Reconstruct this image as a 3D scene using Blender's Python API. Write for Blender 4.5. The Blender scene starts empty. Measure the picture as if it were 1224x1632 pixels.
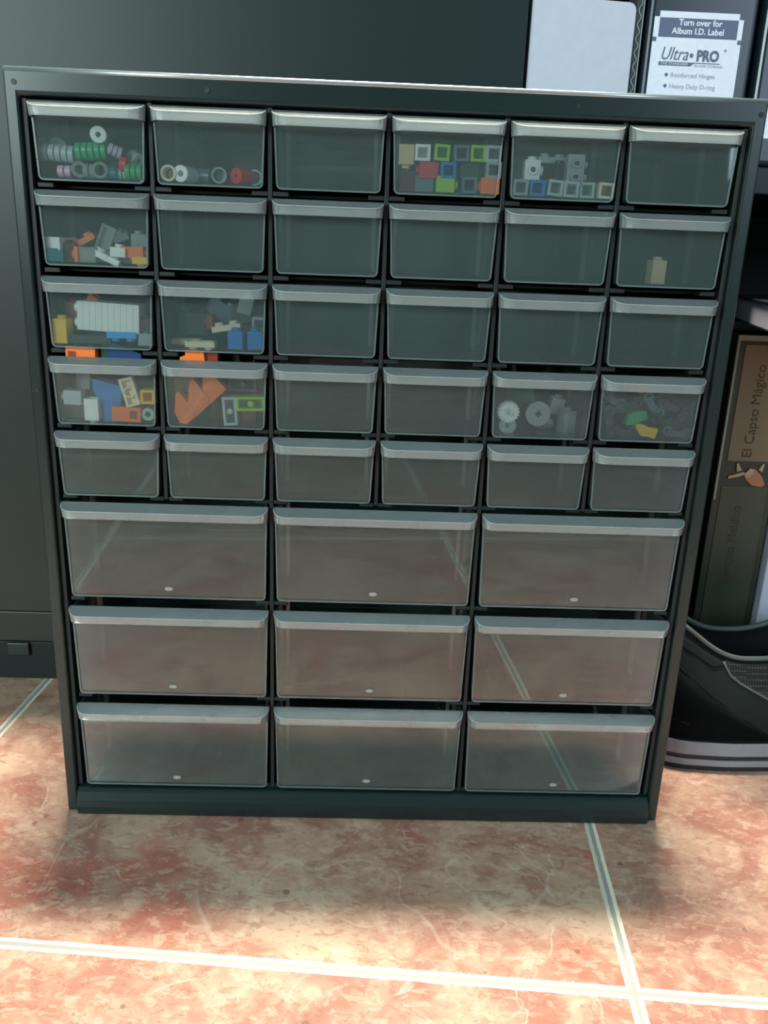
import bpy, bmesh, math, random
from mathutils import Vector, Matrix, Euler
random.seed(7)
PI = math.pi
scene = bpy.context.scene
COL = scene.collection

# ------------------------------------------------------------------ camera
CAM = Vector((-0.00906982, -0.45726367, 0.34912057))
CROT = Matrix(((0.9991546, -0.0292705, -0.0288668),
               (-0.0188153, 0.2987295, -0.9541523),
               (0.0365520, 0.9538888, 0.2979262)))
FPX = 1330.0
cam_d = bpy.data.cameras.new('camera'); cam = bpy.data.objects.new('camera', cam_d); COL.objects.link(cam)
cam.matrix_world = Matrix.Translation(CAM) @ CROT.to_4x4()
cam_d.sensor_fit = 'VERTICAL'; cam_d.sensor_height = 24.0; cam_d.lens = 24.0 * FPX / 1632.0
cam_d.clip_start = 0.01
scene.camera = cam

# ------------------------------------------------------------------ light
scene.view_settings.view_transform = 'Standard'; scene.view_settings.look = 'None'
scene.view_settings.gamma = 1.0; scene.view_settings.exposure = 0.18
scene.cycles.transparent_max_bounces = 32
scene.cycles.max_bounces = 10
world = bpy.data.worlds.new('world'); scene.world = world; world.use_nodes = True
wn = world.node_tree.nodes; wl = world.node_tree.links
wn['Background'].inputs['Color'].default_value = (0.56, 0.86, 0.92, 1)
wn['Background'].inputs['Strength'].default_value = 0.46

def area(name, loc, target, sx, sy, power, color):
    d = bpy.data.lights.new(name, 'AREA'); d.shape = 'RECTANGLE'; d.size = sx; d.size_y = sy
    d.energy = power; d.color = color
    o = bpy.data.objects.new(name, d); COL.objects.link(o); o.location = loc
    o.rotation_euler = (Vector(target) - Vector(loc)).to_track_quat('-Z', 'Y').to_euler()
    return o
lamp = area('ceiling_light_panel', (0.02, 0.46, 2.45), (0.0, 0.06, 0.0), 0.66, 0.24, 12.5, (1.0, 0.91, 0.76)); lamp.data.spread = math.radians(42)
area('fill_left', (-1.3, -1.7, 0.95), (0.0, 0.0, 0.25), 0.9, 0.9, 38, (0.80, 1.0, 0.98))  # added fill that brightens the drawer contents from the front left
area('window_daylight', (1.6, -2.2, 1.25), (0.1, 0.1, 0.3), 1.1, 1.3, 20, (0.66, 0.80, 1.0))

# ------------------------------------------------------------------ materials
def newmat(name):
    m = bpy.data.materials.new(name); m.use_nodes = True
    return m, m.node_tree.nodes, m.node_tree.links
def plain(name, col, rough=0.4, spec=0.5, metal=0.0, bump=0.0, bscale=400, coat=0.0):
    m, n, l = newmat(name); b = n['Principled BSDF']
    b.inputs['Roughness'].default_value = rough; b.inputs['Metallic'].default_value = metal
    b.inputs['Specular IOR Level'].default_value = spec
    b.inputs['Coat Weight'].default_value = coat
    tc = n.new('ShaderNodeTexCoord'); nz = n.new('ShaderNodeTexNoise'); nz.inputs['Scale'].default_value = bscale
    l.new(tc.outputs['Object'], nz.inputs['Vector'])
    mx = n.new('ShaderNodeMix'); mx.data_type = 'RGBA'
    mx.inputs[6].default_value = (*[c * 0.93 for c in col], 1); mx.inputs[7].default_value = (*[min(1, c * 1.07) for c in col], 1)
    l.new(nz.outputs['Fac'], mx.inputs[0]); l.new(mx.outputs[2], b.inputs['Base Color'])
    if bump:
        bp = n.new('ShaderNodeBump'); bp.inputs['Strength'].default_value = bump; bp.inputs['Distance'].default_value = 0.0003
        l.new(nz.outputs['Fac'], bp.inputs['Height']); l.new(bp.outputs['Normal'], b.inputs['Normal'])
    return m
def frosted(name, haze, col, rough=0.10, ior=1.5, tint=(0.95, 0.97, 0.965)):
    m, n, l = newmat(name); n.remove(n['Principled BSDF']); out = n['Material Output']
    tr = n.new('ShaderNodeBsdfTransparent'); tr.inputs['Color'].default_value = (*tint, 1)
    df = n.new('ShaderNodeBsdfDiffuse'); df.inputs['Color'].default_value = (*col, 1)
    tl = n.new('ShaderNodeBsdfTranslucent'); tl.inputs['Color'].default_value = (*col, 1)
    m1 = n.new('ShaderNodeMixShader'); m1.inputs[0].default_value = 0.45
    l.new(df.outputs[0], m1.inputs[1]); l.new(tl.outputs[0], m1.inputs[2])
    tc = n.new('ShaderNodeTexCoord'); nz = n.new('ShaderNodeTexNoise'); nz.inputs['Scale'].default_value = 35
    l.new(tc.outputs['Object'], nz.inputs['Vector'])
    mr = n.new('ShaderNodeMapRange'); mr.inputs['To Min'].default_value = haze * 0.8; mr.inputs['To Max'].default_value = haze * 1.2
    l.new(nz.outputs['Fac'], mr.inputs['Value'])
    m2 = n.new('ShaderNodeMixShader'); l.new(mr.outputs['Result'], m2.inputs[0])
    l.new(tr.outputs[0], m2.inputs[1]); l.new(m1.outputs[0], m2.inputs[2])
    gl = n.new('ShaderNodeBsdfGlossy'); gl.inputs['Roughness'].default_value = rough
    fr = n.new('ShaderNodeFresnel'); fr.inputs['IOR'].default_value = ior
    m3 = n.new('ShaderNodeMixShader'); l.new(fr.outputs[0], m3.inputs[0])
    l.new(m2.outputs[0], m3.inputs[1]); l.new(gl.outputs[0], m3.inputs[2]); l.new(m3.outputs[0], out.inputs['Surface'])
    return m

def floor_material():
    m, n, l = newmat('marble_tile'); b = n['Principled BSDF']
    def N(t, **k):
        x = n.new(t)
        for a, v in k.items(): setattr(x, a, v)
        return x
    def math_(op, a, c=None, d=None):
        x = N('ShaderNodeMath', operation=op)
        for i, v in enumerate((a, c, d)):
            if v is None: continue
            if isinstance(v, (int, float)): x.inputs[i].default_value = v
            else: l.new(v, x.inputs[i])
        return x.outputs[0]
    def mixc(f, a, c):
        x = N('ShaderNodeMix', data_type='RGBA')
        for i, v in ((0, f), (6, a), (7, c)):
            if isinstance(v, (int, float)): x.inputs[i].default_value = v
            elif isinstance(v, tuple): x.inputs[i].default_value = (*v, 1)
            else: l.new(v, x.inputs[i])
        return x.outputs[2]
    def noise(vec, sc, det=5, rough=0.6, dist=0.0):
        x = N('ShaderNodeTexNoise'); x.inputs['Scale'].default_value = sc; x.inputs['Detail'].default_value = det
        x.inputs['Roughness'].default_value = rough; x.inputs['Distortion'].default_value = dist
        l.new(vec, x.inputs['Vector']); return x.outputs['Fac']
    def ramp(v, lo, hi):
        x = N('ShaderNodeMapRange'); x.interpolation_type = 'SMOOTHSTEP'
        x.inputs['From Min'].default_value = lo; x.inputs['From Max'].default_value = hi
        l.new(v, x.inputs['Value']); return x.outputs['Result']
    T = 0.4215
    tc = N('ShaderNodeTexCoord')
    mp = N('ShaderNodeMapping', vector_type='TEXTURE')          # origin on a grout crossing, turned with the tiles
    mp.inputs['Location'].default_value = (0.1352, -0.1335, 0); mp.inputs['Rotation'].default_value = (0, 0, math.radians(-4.6))
    l.new(tc.outputs['Object'], mp.inputs['Vector'])
    vec = mp.outputs['Vector']
    sp = N('ShaderNodeSeparateXYZ'); l.new(vec, sp.inputs[0])
    def edge(o):
        f = math_('FRACT', math_('DIVIDE', o, T)); f = math_('MINIMUM', f, math_('SUBTRACT', 1.0, f))
        return math_('MULTIPLY', f, T), math_('FLOOR', math_('DIVIDE', o, T))
    ex, ix = edge(sp.outputs['X']); ey, iy = edge(sp.outputs['Y'])
    e = math_('MINIMUM', ex, ey)
    wob = math_('MULTIPLY', math_('SUBTRACT', noise(vec, 160, 3), 0.5), 0.0012)
    e2 = math_('ADD', e, wob)
    # shift the stone pattern from tile to tile
    cmb = N('ShaderNodeCombineXYZ'); l.new(math_('MULTIPLY', ix, 3.7), cmb.inputs[0]); l.new(math_('MULTIPLY', iy, 5.3), cmb.inputs[1])
    l.new(math_('MULTIPLY', math_('ADD', ix, iy), 1.9), cmb.inputs[2])
    va = N('ShaderNodeVectorMath', operation='ADD'); l.new(vec, va.inputs[0]); l.new(cmb.outputs[0], va.inputs[1]); v = va.outputs[0]
    big = noise(v, 7.5, 4, 0.55, 0.6); mid = noise(v, 26, 6, 0.65, 0.8); fine = noise(v, 150, 5, 0.7)
    warp = N('ShaderNodeMapping'); warp.inputs['Rotation'].default_value = (0, 0, 0.6); warp.inputs['Scale'].default_value = (1.0, 1.7, 1.0); l.new(v, warp.inputs['Vector']); vw = warp.outputs['Vector']
    blotch = noise(vw, 95, 7, 0.68, 0.5); grain = noise(vw, 210, 4, 0.7)
    c = mixc(ramp(mid, 0.36, 0.62), (0.31, 0.145, 0.108), (0.44, 0.275, 0.20))
    c = mixc(math_('MULTIPLY', ramp(big, 0.50, 0.64), 0.85), c, (0.50, 0.365, 0.26))
    c = mixc(math_('MULTIPLY', ramp(noise(v, 9.5, 3, 0.5, 1.0), 0.54, 0.63), 0.7), c, (0.38, 0.115, 0.08))
    c = mixc(math_('MULTIPLY', ramp(blotch, 0.50, 0.60), 0.40), c, (0.60, 0.42, 0.32))
    c = mixc(math_('MULTIPLY', ramp(noise(vw, 75, 7, 0.74, 0.9), 0.52, 0.61), 0.50), c, (0.25, 0.10, 0.072))
    c = mixc(math_('MULTIPLY', ramp(grain, 0.56, 0.66), 0.35), c, (0.20, 0.09, 0.06))
    # pits
    vo = N('ShaderNodeTexVoronoi'); vo.inputs['Scale'].default_value = 62; l.new(v, vo.inputs['Vector'])
    pit = math_('MULTIPLY', math_('LESS_THAN', math_('ADD', vo.outputs['Distance'], math_('MULTIPLY', mid, 0.35)), 0.28), ramp(noise(v, 14, 2), 0.46, 0.60))
    c = mixc(math_('MULTIPLY', pit, 0.75), c, (0.17, 0.09, 0.06))
    # cream veins
    def vein(sc, w, dist):
        x = noise(v, sc, 3, 0.5, dist); x = math_('ABSOLUTE', math_('SUBTRACT', x, 0.5))
        return math_('SUBTRACT', 1.0, ramp(x, 0.0, w))
    vm = math_('MULTIPLY', vein(4.5, 0.004, 0.5), ramp(noise(v, 9, 2), 0.42, 0.62))
    vm2 = math_('MULTIPLY', vein(11, 0.009, 0.9), ramp(noise(v, 22, 3), 0.54, 0.64))
    c = mixc(math_('MULTIPLY', math_('MAXIMUM', math_('MULTIPLY', vm, 0.30), math_('MULTIPLY', vm2, 0.55)), 0.75), c, (0.68, 0.60, 0.50))
    # grout: cream bevelled borders and a grey joint between
    bord = math_('LESS_THAN', e2, 0.0036); joint = math_('LESS_THAN', e2, 0.0013)
    c = mixc(bord, c, (0.66, 0.60, 0.48)); c = mixc(joint, c, (0.30, 0.29, 0.26))
    l.new(c, b.inputs['Base Color'])
    r = math_('ADD', 0.22, math_('MULTIPLY', fine, 0.16)); r = math_('ADD', r, math_('MULTIPLY', bord, 0.25))
    l.new(r, b.inputs['Roughness'])
    hgt = math_('ADD', math_('MULTIPLY', ramp(e2, 0.0008, 0.0040), 1.0), math_('MULTIPLY', fine, 0.05))
    bp = N('ShaderNodeBump'); bp.inputs['Strength'].default_value = 0.6; bp.inputs['Distance'].default_value = 0.001
    l.new(hgt, bp.inputs['Height']); l.new(bp.outputs['Normal'], b.inputs['Normal'])
    return m

M = {}
M['floor'] = floor_material()
M['wall'] = plain('wall_paint', (0.27, 0.40, 0.38), 0.8, 0.2, bump=0.2, bscale=60)
M['cabinet'] = plain('black_cabinet_plastic', (0.009, 0.018, 0.017), 0.26, 0.5)
M['edge'] = plain('edge_glint_metal', (0.45, 0.48, 0.48), 0.30, 0.5, metal=0.8)  # pale metal chosen to put a glint on the cabinet's top edge
M['grid'] = plain('black_inner_plastic', (0.012, 0.017, 0.017), 0.5, 0.35)
M['screw'] = plain('dark_dimple', (0.006, 0.008, 0.008), 0.5)
M['drawer'] = frosted('clear_frosted_plastic', 0.085, (0.58, 0.76, 0.75), 0.022, 1.60)
M['lip'] = frosted('thick_frosted_plastic', 0.27, (0.84, 0.95, 0.97), 0.16, 1.6)
M['rim'] = frosted('frosted_edge', 0.22, (0.70, 0.86, 0.86), 0.2)
M['ridge'] = frosted('frosted_ridge', 0.5, (0.85, 0.92, 0.93), 0.2)
M['mark'] = frosted('frosted_mark', 0.45, (0.80, 0.80, 0.76), 0.3)
M['wood'] = plain('black_wood', (0.008, 0.017, 0.016), 0.42, 0.4)
M['wood_in'] = plain('black_wood_inside', (0.012, 0.018, 0.018), 0.6, 0.3)
def plastic(name, c, rough=0.32): M[name] = plain(name + '_plastic', c, rough, 0.5)
for nm, c in dict(white=(0.92, 0.92, 0.90), grey=(0.36, 0.40, 0.42), light_grey=(0.52, 0.57, 0.60), slate=(0.13, 0.19, 0.24), dark_grey=(0.055, 0.065, 0.07),
                  tan=(0.72, 0.52, 0.32), cream=(0.90, 0.78, 0.60), lime=(0.36, 0.62, 0.05), green=(0.02, 0.42, 0.16), dark_green=(0.015, 0.09, 0.05), blue=(0.02, 0.21, 0.62),
                  navy=(0.01, 0.05, 0.17), sky=(0.06, 0.40, 0.85), orange=(0.95, 0.20, 0.03), red=(0.70, 0.03, 0.03), crimson=(0.62, 0.03, 0.09), yellow=(0.92, 0.55, 0.03),
                  brown=(0.10, 0.035, 0.022), reddish_brown=(0.28, 0.04, 0.015), teal=(0.01, 0.20, 0.26), pink=(0.85, 0.50, 0.68), lilac=(0.62, 0.55, 0.72),
                  greenish=(0.42, 0.58, 0.50), black=(0.02, 0.022, 0.022)).items():
    plastic(nm, c)
M['clear'] = frosted('clear_part_plastic', 0.55, (0.80, 0.86, 0.84), 0.08)
M['card'] = plain('white_card', (0.84, 0.85, 0.98), 0.7, 0.25)
M['carton'] = plain('white_carton', (0.62, 0.61, 0.70), 0.75, 0.2, bump=0.2, bscale=120)
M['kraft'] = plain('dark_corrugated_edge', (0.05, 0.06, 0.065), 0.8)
M['kraft_light'] = plain('pale_corrugated_flute', (0.30, 0.33, 0.34), 0.8)
M['print'] = plain('grey_blue_print', (0.12, 0.15, 0.23), 0.6)
M['print_pale'] = plain('pale_grey_print', (0.36, 0.38, 0.48), 0.6)
M['vinyl'] = plain('black_vinyl', (0.010, 0.018, 0.028), 0.25, 0.6)
M['paper'] = plain('white_page_edges', (0.70, 0.70, 0.82), 0.7)
M['boxbeige'] = plain('tan_printed_card', (0.21, 0.155, 0.085), 0.45)
M['boxolive'] = plain('olive_printed_card', (0.060, 0.068, 0.042), 0.45)
M['boxedge'] = plain('pale_box_edge', (0.30, 0.31, 0.26), 0.5)
M['boxdark'] = plain('dark_printed_card', (0.035, 0.04, 0.025), 0.45)
M['inkbrown'] = plain('brown_ink', (0.055, 0.038, 0.018), 0.6)
M['skinpaint'] = plain('pinkish_print', (0.42, 0.19, 0.10), 0.5)
M['skinpale'] = plain('pale_print', (0.50, 0.36, 0.22), 0.5)
M['leather'] = plain('black_leather', (0.005, 0.007, 0.007), 0.75, 0.12, bump=0.35, bscale=500)
M['shoemid'] = plain('black_suede', (0.009, 0.013, 0.012), 0.7, 0.18, bump=0.3, bscale=700)
M['lining'] = plain('black_lining', (0.007, 0.009, 0.009), 0.85, 0.15)
M['collar'] = plain('grey_collar_binding', (0.085, 0.10, 0.095), 0.5)
M['rubber'] = plain('black_rubber', (0.012, 0.013, 0.018), 0.55)
M['stripe'] = plain('grey_rubber_stripe', (0.22, 0.22, 0.24), 0.6)
def mesh_fabric():
    m, n, l = newmat('dotted_mesh_fabric'); b = n['Principled BSDF']; b.inputs['Roughness'].default_value = 0.7
    tc = n.new('ShaderNodeTexCoord'); vo = n.new('ShaderNodeTexVoronoi'); vo.inputs['Scale'].default_value = 520; vo.inputs['Randomness'].default_value = 0.15
    l.new(tc.outputs['Object'], vo.inputs['Vector']); r = n.new('ShaderNodeValToRGB')
    r.color_ramp.elements[0].position = 0.22; r.color_ramp.elements[0].color = (0.13, 0.15, 0.14, 1)
    r.color_ramp.elements[1].position = 0.34; r.color_ramp.elements[1].color = (0.018, 0.022, 0.02, 1)
    l.new(vo.outputs['Distance'], r.inputs[0]); l.new(r.outputs[0], b.inputs['Base Color']); return m
M['meshfabric'] = mesh_fabric()

# ------------------------------------------------------------------ helpers
def tag(o, label=None, cat=None, group=None, kind=None):
    if label:
        o['label'] = label
        if not 4 <= len(label.split()) <= 16: print('LABEL', len(label.split()), label)
    if cat: o['category'] = cat
    if group: o['group'] = group
    if kind: o['kind'] = kind
    return o
def empty(name, loc=(0, 0, 0), rot=(0, 0, 0)):
    o = bpy.data.objects.new(name, None); COL.objects.link(o); o.location = loc; o.rotation_euler = rot
    o.empty_display_size = 0.01; return o
def link(name, bm, mat, parent=None, smooth=False, bevel=0.0, seg=2):
    bmesh.ops.recalc_face_normals(bm, faces=bm.faces[:])
    me = bpy.data.meshes.new(name); bm.to_mesh(me); bm.free()
    if isinstance(mat, (list, tuple)):
        for q in mat: me.materials.append(q)
    else: me.materials.append(mat)
    if smooth:
        for p in me.polygons: p.use_smooth = True
    o = bpy.data.objects.new(name, me); COL.objects.link(o)
    if parent: o.parent = parent
    if bevel:
        md = o.modifiers.new('bevel', 'BEVEL'); md.width = bevel; md.segments = seg; md.limit_method = 'ANGLE'; md.angle_limit = math.radians(40)
    return o
def box(bm, x0, x1, y0, y1, z0, z1, mi=0):
    v = [bm.verts.new(p) for p in ((x0, y0, z0), (x1, y0, z0), (x1, y1, z0), (x0, y1, z0), (x0, y0, z1), (x1, y0, z1), (x1, y1, z1), (x0, y1, z1))]
    for f in ((0, 3, 2, 1), (4, 5, 6, 7), (0, 1, 5, 4), (1, 2, 6, 5), (2, 3, 7, 6), (3, 0, 4, 7)):
        bm.faces.new([v[i] for i in f]).material_index = mi
def cyl(bm, r, z0, z1, x=0, y=0, n=20, hole=0.0, axis='z'):
    def P(a, rr, z):
        p = (x + rr * math.cos(a), y + rr * math.sin(a), z)
        return p if axis == 'z' else ((p[0], p[2], p[1]) if axis == 'y' else (p[2], p[0], p[1]))
    A = [2 * PI * i / n for i in range(n)]
    lo = [bm.verts.new(P(a, r, z0)) for a in A]; hi = [bm.verts.new(P(a, r, z1)) for a in A]
    for i in range(n):
        j = (i + 1) % n; bm.faces.new((lo[i], lo[j], hi[j], hi[i]))
    if hole:
        li = [bm.verts.new(P(a, hole, z0)) for a in A]; hh = [bm.verts.new(P(a, hole, z1)) for a in A]
        for i in range(n):
            j = (i + 1) % n
            bm.faces.new((li[i], hh[i], hh[j], li[j])); bm.faces.new((lo[i], li[i], li[j], lo[j])); bm.faces.new((hi[i], hi[j], hh[j], hh[i]))
    else:
        bm.faces.new(lo[::-1]); bm.faces.new(hi)
def prism(bm, pts, y0, y1):
    a = [bm.verts.new((x, y0, z)) for x, z in pts]; b = [bm.verts.new((x, y1, z)) for x, z in pts]
    n = len(pts); bm.faces.new(a); bm.faces.new(b[::-1])
    for i in range(n):
        j = (i + 1) % n; bm.faces.new((a[i], b[i], b[j], a[j]))
def tube(bm, pts, r, n=8):
    rings = []
    P = [Vector(p) for p in pts]
    for i, p in enumerate(P):
        t = (P[min(i + 1, len(P) - 1)] - P[max(i - 1, 0)]).normalized()
        u = t.orthogonal().normalized() if i == 0 else (u - t * u.dot(t)).normalized()
        w = t.cross(u); rr = r[i] if isinstance(r, (list, tuple)) else r
        rings.append([bm.verts.new(p + (u * math.cos(2 * PI * k / n) + w * math.sin(2 * PI * k / n)) * rr) for k in range(n)])
    for a, b in zip(rings, rings[1:]):
        for k in range(n): bm.faces.new((a[k], a[(k + 1) % n], b[(k + 1) % n], b[k]))
    bm.faces.new(rings[0][::-1]); bm.faces.new(rings[-1])
def text(name, s, size, mat, parent, loc, rot=(PI / 2, 0, 0), shear=0.0, bold=0.0, align='LEFT', sx=1.0):
    c = bpy.data.curves.new(name, 'FONT'); c.body = s; c.size = size; c.shear = shear; c.offset = bold; c.extrude = 0.00004
    c.align_x = align; c.resolution_u = 3
    t = bpy.data.objects.new(name, c); COL.objects.link(t)
    dg = bpy.context.evaluated_depsgraph_get(); me = bpy.data.meshes.new_from_object(t.evaluated_get(dg))
    bpy.data.objects.remove(t); me.materials.clear(); me.materials.append(mat)
    o = bpy.data.objects.new(name, me); COL.objects.link(o); o.parent = parent; o.location = loc; o.rotation_euler = rot; o.scale = (sx, 1, 1)
    return o
def at(px, py, Y):
    d = CROT @ Vector(((px - 612) / FPX, (816 - py) / FPX, -1)); return CAM + d * ((Y - CAM.y) / d.y)

# ------------------------------------------------------------------ the room
bm = bmesh.new(); box(bm, -2.2, 2.2, -2.8, 0.52, -0.05, 0.0); tag(link('floor', bm, M['floor']), kind='structure')
for nm, b in dict(wall_back=(-2.2, 2.2, 0.52, 0.60, 0, 2.6), wall_left=(-2.28, -2.2, -2.8, 0.6, 0, 2.6), wall_right=(2.2, 2.28, -2.8, 0.6, 0, 2.6), wall_front=(-2.2, 2.2, -2.88, -2.8, 0, 2.6)).items():
    bm = bmesh.new(); box(bm, *b); tag(link(nm, bm, M['wall']), kind='structure')

# ------------------------------------------------------------------ bookcase behind
bk = empty('bookcase', (0, 0.165, 0)); tag(bk, 'low black bookcase behind the cabinet, closed panel at left and open shelves at right', 'bookcase')
def bpart(name, b, mat='wood', bev=0.001):
    bm = bmesh.new(); box(bm, b[0], b[1], b[2] - 0.165, b[3] - 0.165, b[4], b[5]); return link(name, bm, M[mat], bk, bevel=bev)
bpart('door_panel', (-0.95, 0.0925, 0.165, 0.183, 0.062, 0.5268))
bpart('base_rail', (-0.95, 0.0925, 0.168, 0.183, 0.034, 0.0605))
bpart('gap_shade_board', (-0.95, 0.0925, 0.1685, 0.183, 0.0, 0.0335), 'wood_in')  # dark board added in place of the shade underneath the bookcase
bpart('side_panel', (0.074, 0.092, 0.185, 0.47, 0.034, 0.5268))
bpart('side_panel', (0.93, 0.948, 0.168, 0.47, 0.0, 0.5268))
bpart('side_panel', (-0.968, -0.951, 0.168, 0.47, 0.0, 0.5268))
bpart('top_board', (-0.97, 0.95, 0.165, 0.47, 0.527, 0.540))
bpart('back_panel', (-0.95, 0.93, 0.470, 0.476, 0.034, 0.5268), 'wood_in')
bpart('bottom_board', (0.093, 0.929, 0.172, 0.469, 0.016, 0.034))
bpart('shelf', (0.093, 0.929, 0.166, 0.469, 0.397, 0.4150))
bpart('shelf', (0.093, 0.929, 0.185, 0.469, 0.3012, 0.3090))
for fx in (-0.285, -0.75): bpart('bumper', (fx - 0.009, fx + 0.009, 0.1655, 0.1684, 0.022, 0.0335))
for fx in (0.12, 0.80): bpart('foot', (fx - 0.012, fx + 0.012, 0.19, 0.22, 0.0, 0.0158))

# white carton, top right
ct = empty('cardboard_carton', (0.13, 0.17, 0.4152)); tag(ct, 'plain white corrugated carton standing on the upper shelf left of the labelled album', 'carton')
bm = bmesh.new()
pts = [(-0.0345, 0), (0.0355, 0), (0.0355, 0.093)] + [(0.0355 - 0.005 * (1 - math.cos(a)), 0.093 + 0.005 * math.sin(a)) for a in (0.5, 1.0, 1.57)] + [(-0.0345, 0.1)]
prism(bm, pts, 0, 0.10); link('front_panel', bm, M['carton'], ct, bevel=0.0006)
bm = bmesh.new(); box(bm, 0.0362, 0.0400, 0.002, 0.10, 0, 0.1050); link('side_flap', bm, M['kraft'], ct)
bm = bmesh.new(); tube(bm, [(0.0383 + 0.0011 * math.sin(i * 1.25), 0.0012, 0.002 + i * 0.0017) for i in range(60)], 0.00035, 5); link('corrugated_edge', bm, M['kraft_light'], ct)
bm = bmesh.new(); box(bm, 0.0402, 0.0409, 0.001, 0.10, 0, 0.1050); link('paper_liner', bm, M['kraft_light'], ct)

# album binders
def binder(x0, x1, y, label):
    b = empty('album_binder', ((x0 + x1) / 2, y, 0.4152)); tag(b, label, 'album'); w = (x1 - x0) / 2
    bm = bmesh.new(); box(bm, -w, w, 0, 0.19, 0, 0.1095); link('cover', bm, M['vinyl'], b, smooth=False, bevel=0.004, seg=4)
    return b
b1 = binder(0.1735, 0.2475, 0.168, 'black ring album with a white printed spine label, right of the carton')
lab = empty('spine_label', (0, 0, 0)); lab.parent = b1; COL.objects.unlink(lab); bpy.data.objects.remove(lab)
cx, zc = 0.2105, 0.4152
A = lambda px, py: at(px, py, 0.1672)
bm = bmesh.new(); box(bm, 0.1775 - cx, 0.2375 - cx, -0.0006, -0.0001, 0.01, 0.0932); card = link('spine_label', bm, M['card'], b1); card['label'] = 'white paper spine label with grey print'
def lpart(name, x0, x1, z0, z1, mat, d=0.0007, pts=None):
    bm = bmesh.new()
    if pts: prism(bm, pts, -d - 0.0001, -0.0006)
    else: box(bm, x0 - cx, x1 - cx, -d - 0.0001, -0.0006, z0 - zc, z1 - zc)
    return link(name, bm, M[mat], card)
lpart('title_band', 0.1810, 0.2340, 0.4930, 0.5045, 'print')
for (x0, x1, z0, z1) in ((0.1774, 0.1806, 0.5050, 0.5085), (0.2344, 0.2376, 0.5050, 0.5085), (0.1774, 0.1800, 0.4902, 0.4928), (0.2350, 0.2376, 0.4902, 0.4928)):
    lpart('corner_mark', x0, x1, z0, z1, 'vinyl' if z0 > 0.5 else 'print')
TY = -0.00085
text('title_text', 'Turn over for', 0.0052, M['card'], card, (0.2085 - cx, TY, 0.5003 - zc), bold=0.00012, align='CENTER')
text('title_text', 'Album I.D. Label', 0.0052, M['card'], card, (0.2075 - cx, TY, 0.4952 - zc), bold=0.00012, align='CENTER')
text('logo_text', 'Ultra', 0.0112, M['print'], card, (0.1838 - cx, TY, 0.4795 - zc), shear=0.28, sx=0.82)
text('logo_text', 'PRO', 0.0090, M['print'], card, (0.2086 - cx, TY, 0.4795 - zc), bold=0.0004, sx=0.88)
text('registered_mark', '\u00ae', 0.0022, M['print'], card, (0.2268 - cx, TY, 0.4855 - zc))
lpart('logo_dot', 0, 0, 0, 0, 'print', pts=[(0.2052 - cx + 0.0013 * math.cos(a), 0.4825 - zc + 0.0015 * math.sin(a)) for a in [i * PI / 4 for i in range(8)]])
lpart('logo_bar', 0, 0, 0, 0, 'print', pts=[(0.1835 - cx, 0.4760 - zc), (0.2052 - cx, 0.4760 - zc), (0.2075 - cx, 0.4778 - zc), (0.2250 - cx, 0.4778 - zc), (0.2250 - cx, 0.4783 - zc), (0.1835 - cx, 0.4783 - zc)])
text('slogan_text', 'THE STANDARD', 0.0021, M['card'], card, (0.1848 - cx, TY - 0.0001, 0.47645 - zc), sx=1.2)
text('slogan_text', 'IN SAFE STORAGE', 0.0021, M['print_pale'], card, (0.2078 - cx, TY, 0.4757 - zc), sx=1.15)
for k, (s, z) in enumerate((('Reinforced Hinges', 0.4690), ('Heavy Duty D-ring', 0.4622))):
    text('feature_text', s, 0.0041, M['print_pale'], card, (0.1925 - cx, TY, z - zc))
    lpart('bullet', 0, 0, 0, 0, 'print', pts=[(0.1897 - cx + 0.0014 * math.cos(a), z + 0.0014 - zc + 0.0014 * math.sin(a)) for a in (0, PI / 2, PI, 3 * PI / 2)])
b2 = binder(0.2510, 0.3300, 0.166, 'second black ring album at the right edge, its spine label only just showing')
bm = bmesh.new(); box(bm, 0.2615 - 0.2905, 0.0330, -0.0005, -0.0001, 0.018, 0.10); link('spine_label', bm, M['card'], b2)

# book lying on the middle shelf, its page edges to the camera
rt = math.radians(-14)
bo = empty('closed_book', (0.2580, 0.125, 0.3092), (0, 0, math.radians(-14))); tag(bo, 'closed book with white page edges lying askew on the middle shelf above the board game', 'book')
bm = bmesh.new(); box(bm, -0.001, 0.16, -0.055, 0.115, 0.0, 0.0012); link('cover', bm, M['vinyl'], bo)
bm = bmesh.new(); box(bm, 0.0, 0.157, -0.054, 0.113, 0.0014, 0.0160); link('page_block', bm, M['paper'], bo)
bm = bmesh.new(); box(bm, -0.001, 0.16, -0.055, 0.115, 0.0162, 0.0176); link('cover', bm, M['vinyl'], bo)

# board game standing on end
g = empty('board_game_box', (0.288, 0.170, 0.0342)); tag(g, 'tan and olive board game box standing upright between the cabinet and the black shoe', 'board game')
gz = 0.0342
bm = bmesh.new(); box(bm, -0.0195, 0.028, 0, 0.25, 0.0, 0.2658); link('box_body', bm, M['boxdark'], g, bevel=0.0008)
def gp(name, x0, x1, z0, z1, mat, d=0.0006):
    bm = bmesh.new(); box(bm, x0 - 0.288, x1 - 0.288, -d, 0, z0 - gz, z1 - gz); return link(name, bm, M[mat], g)
gp('lid_edge', 0.2690, 0.3155, 0.2955, 0.2995, 'boxedge', 0.0012)
gp('lid_edge', 0.2690, 0.2706, 0.172, 0.2953, 'boxedge', 0.0012)
gp('title_panel', 0.2755, 0.3120, 0.2035, 0.2925, 'boxbeige')
gp('lower_panel', 0.2745, 0.3110, 0.060, 0.1830, 'boxolive')
text('title_text', 'El Capso M\u00e1gico', 0.0108, M['inkbrown'], g, (0.2935 - 0.288, -0.0008, 0.206 - gz), rot=(PI / 2, -PI / 2, 0))
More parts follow.
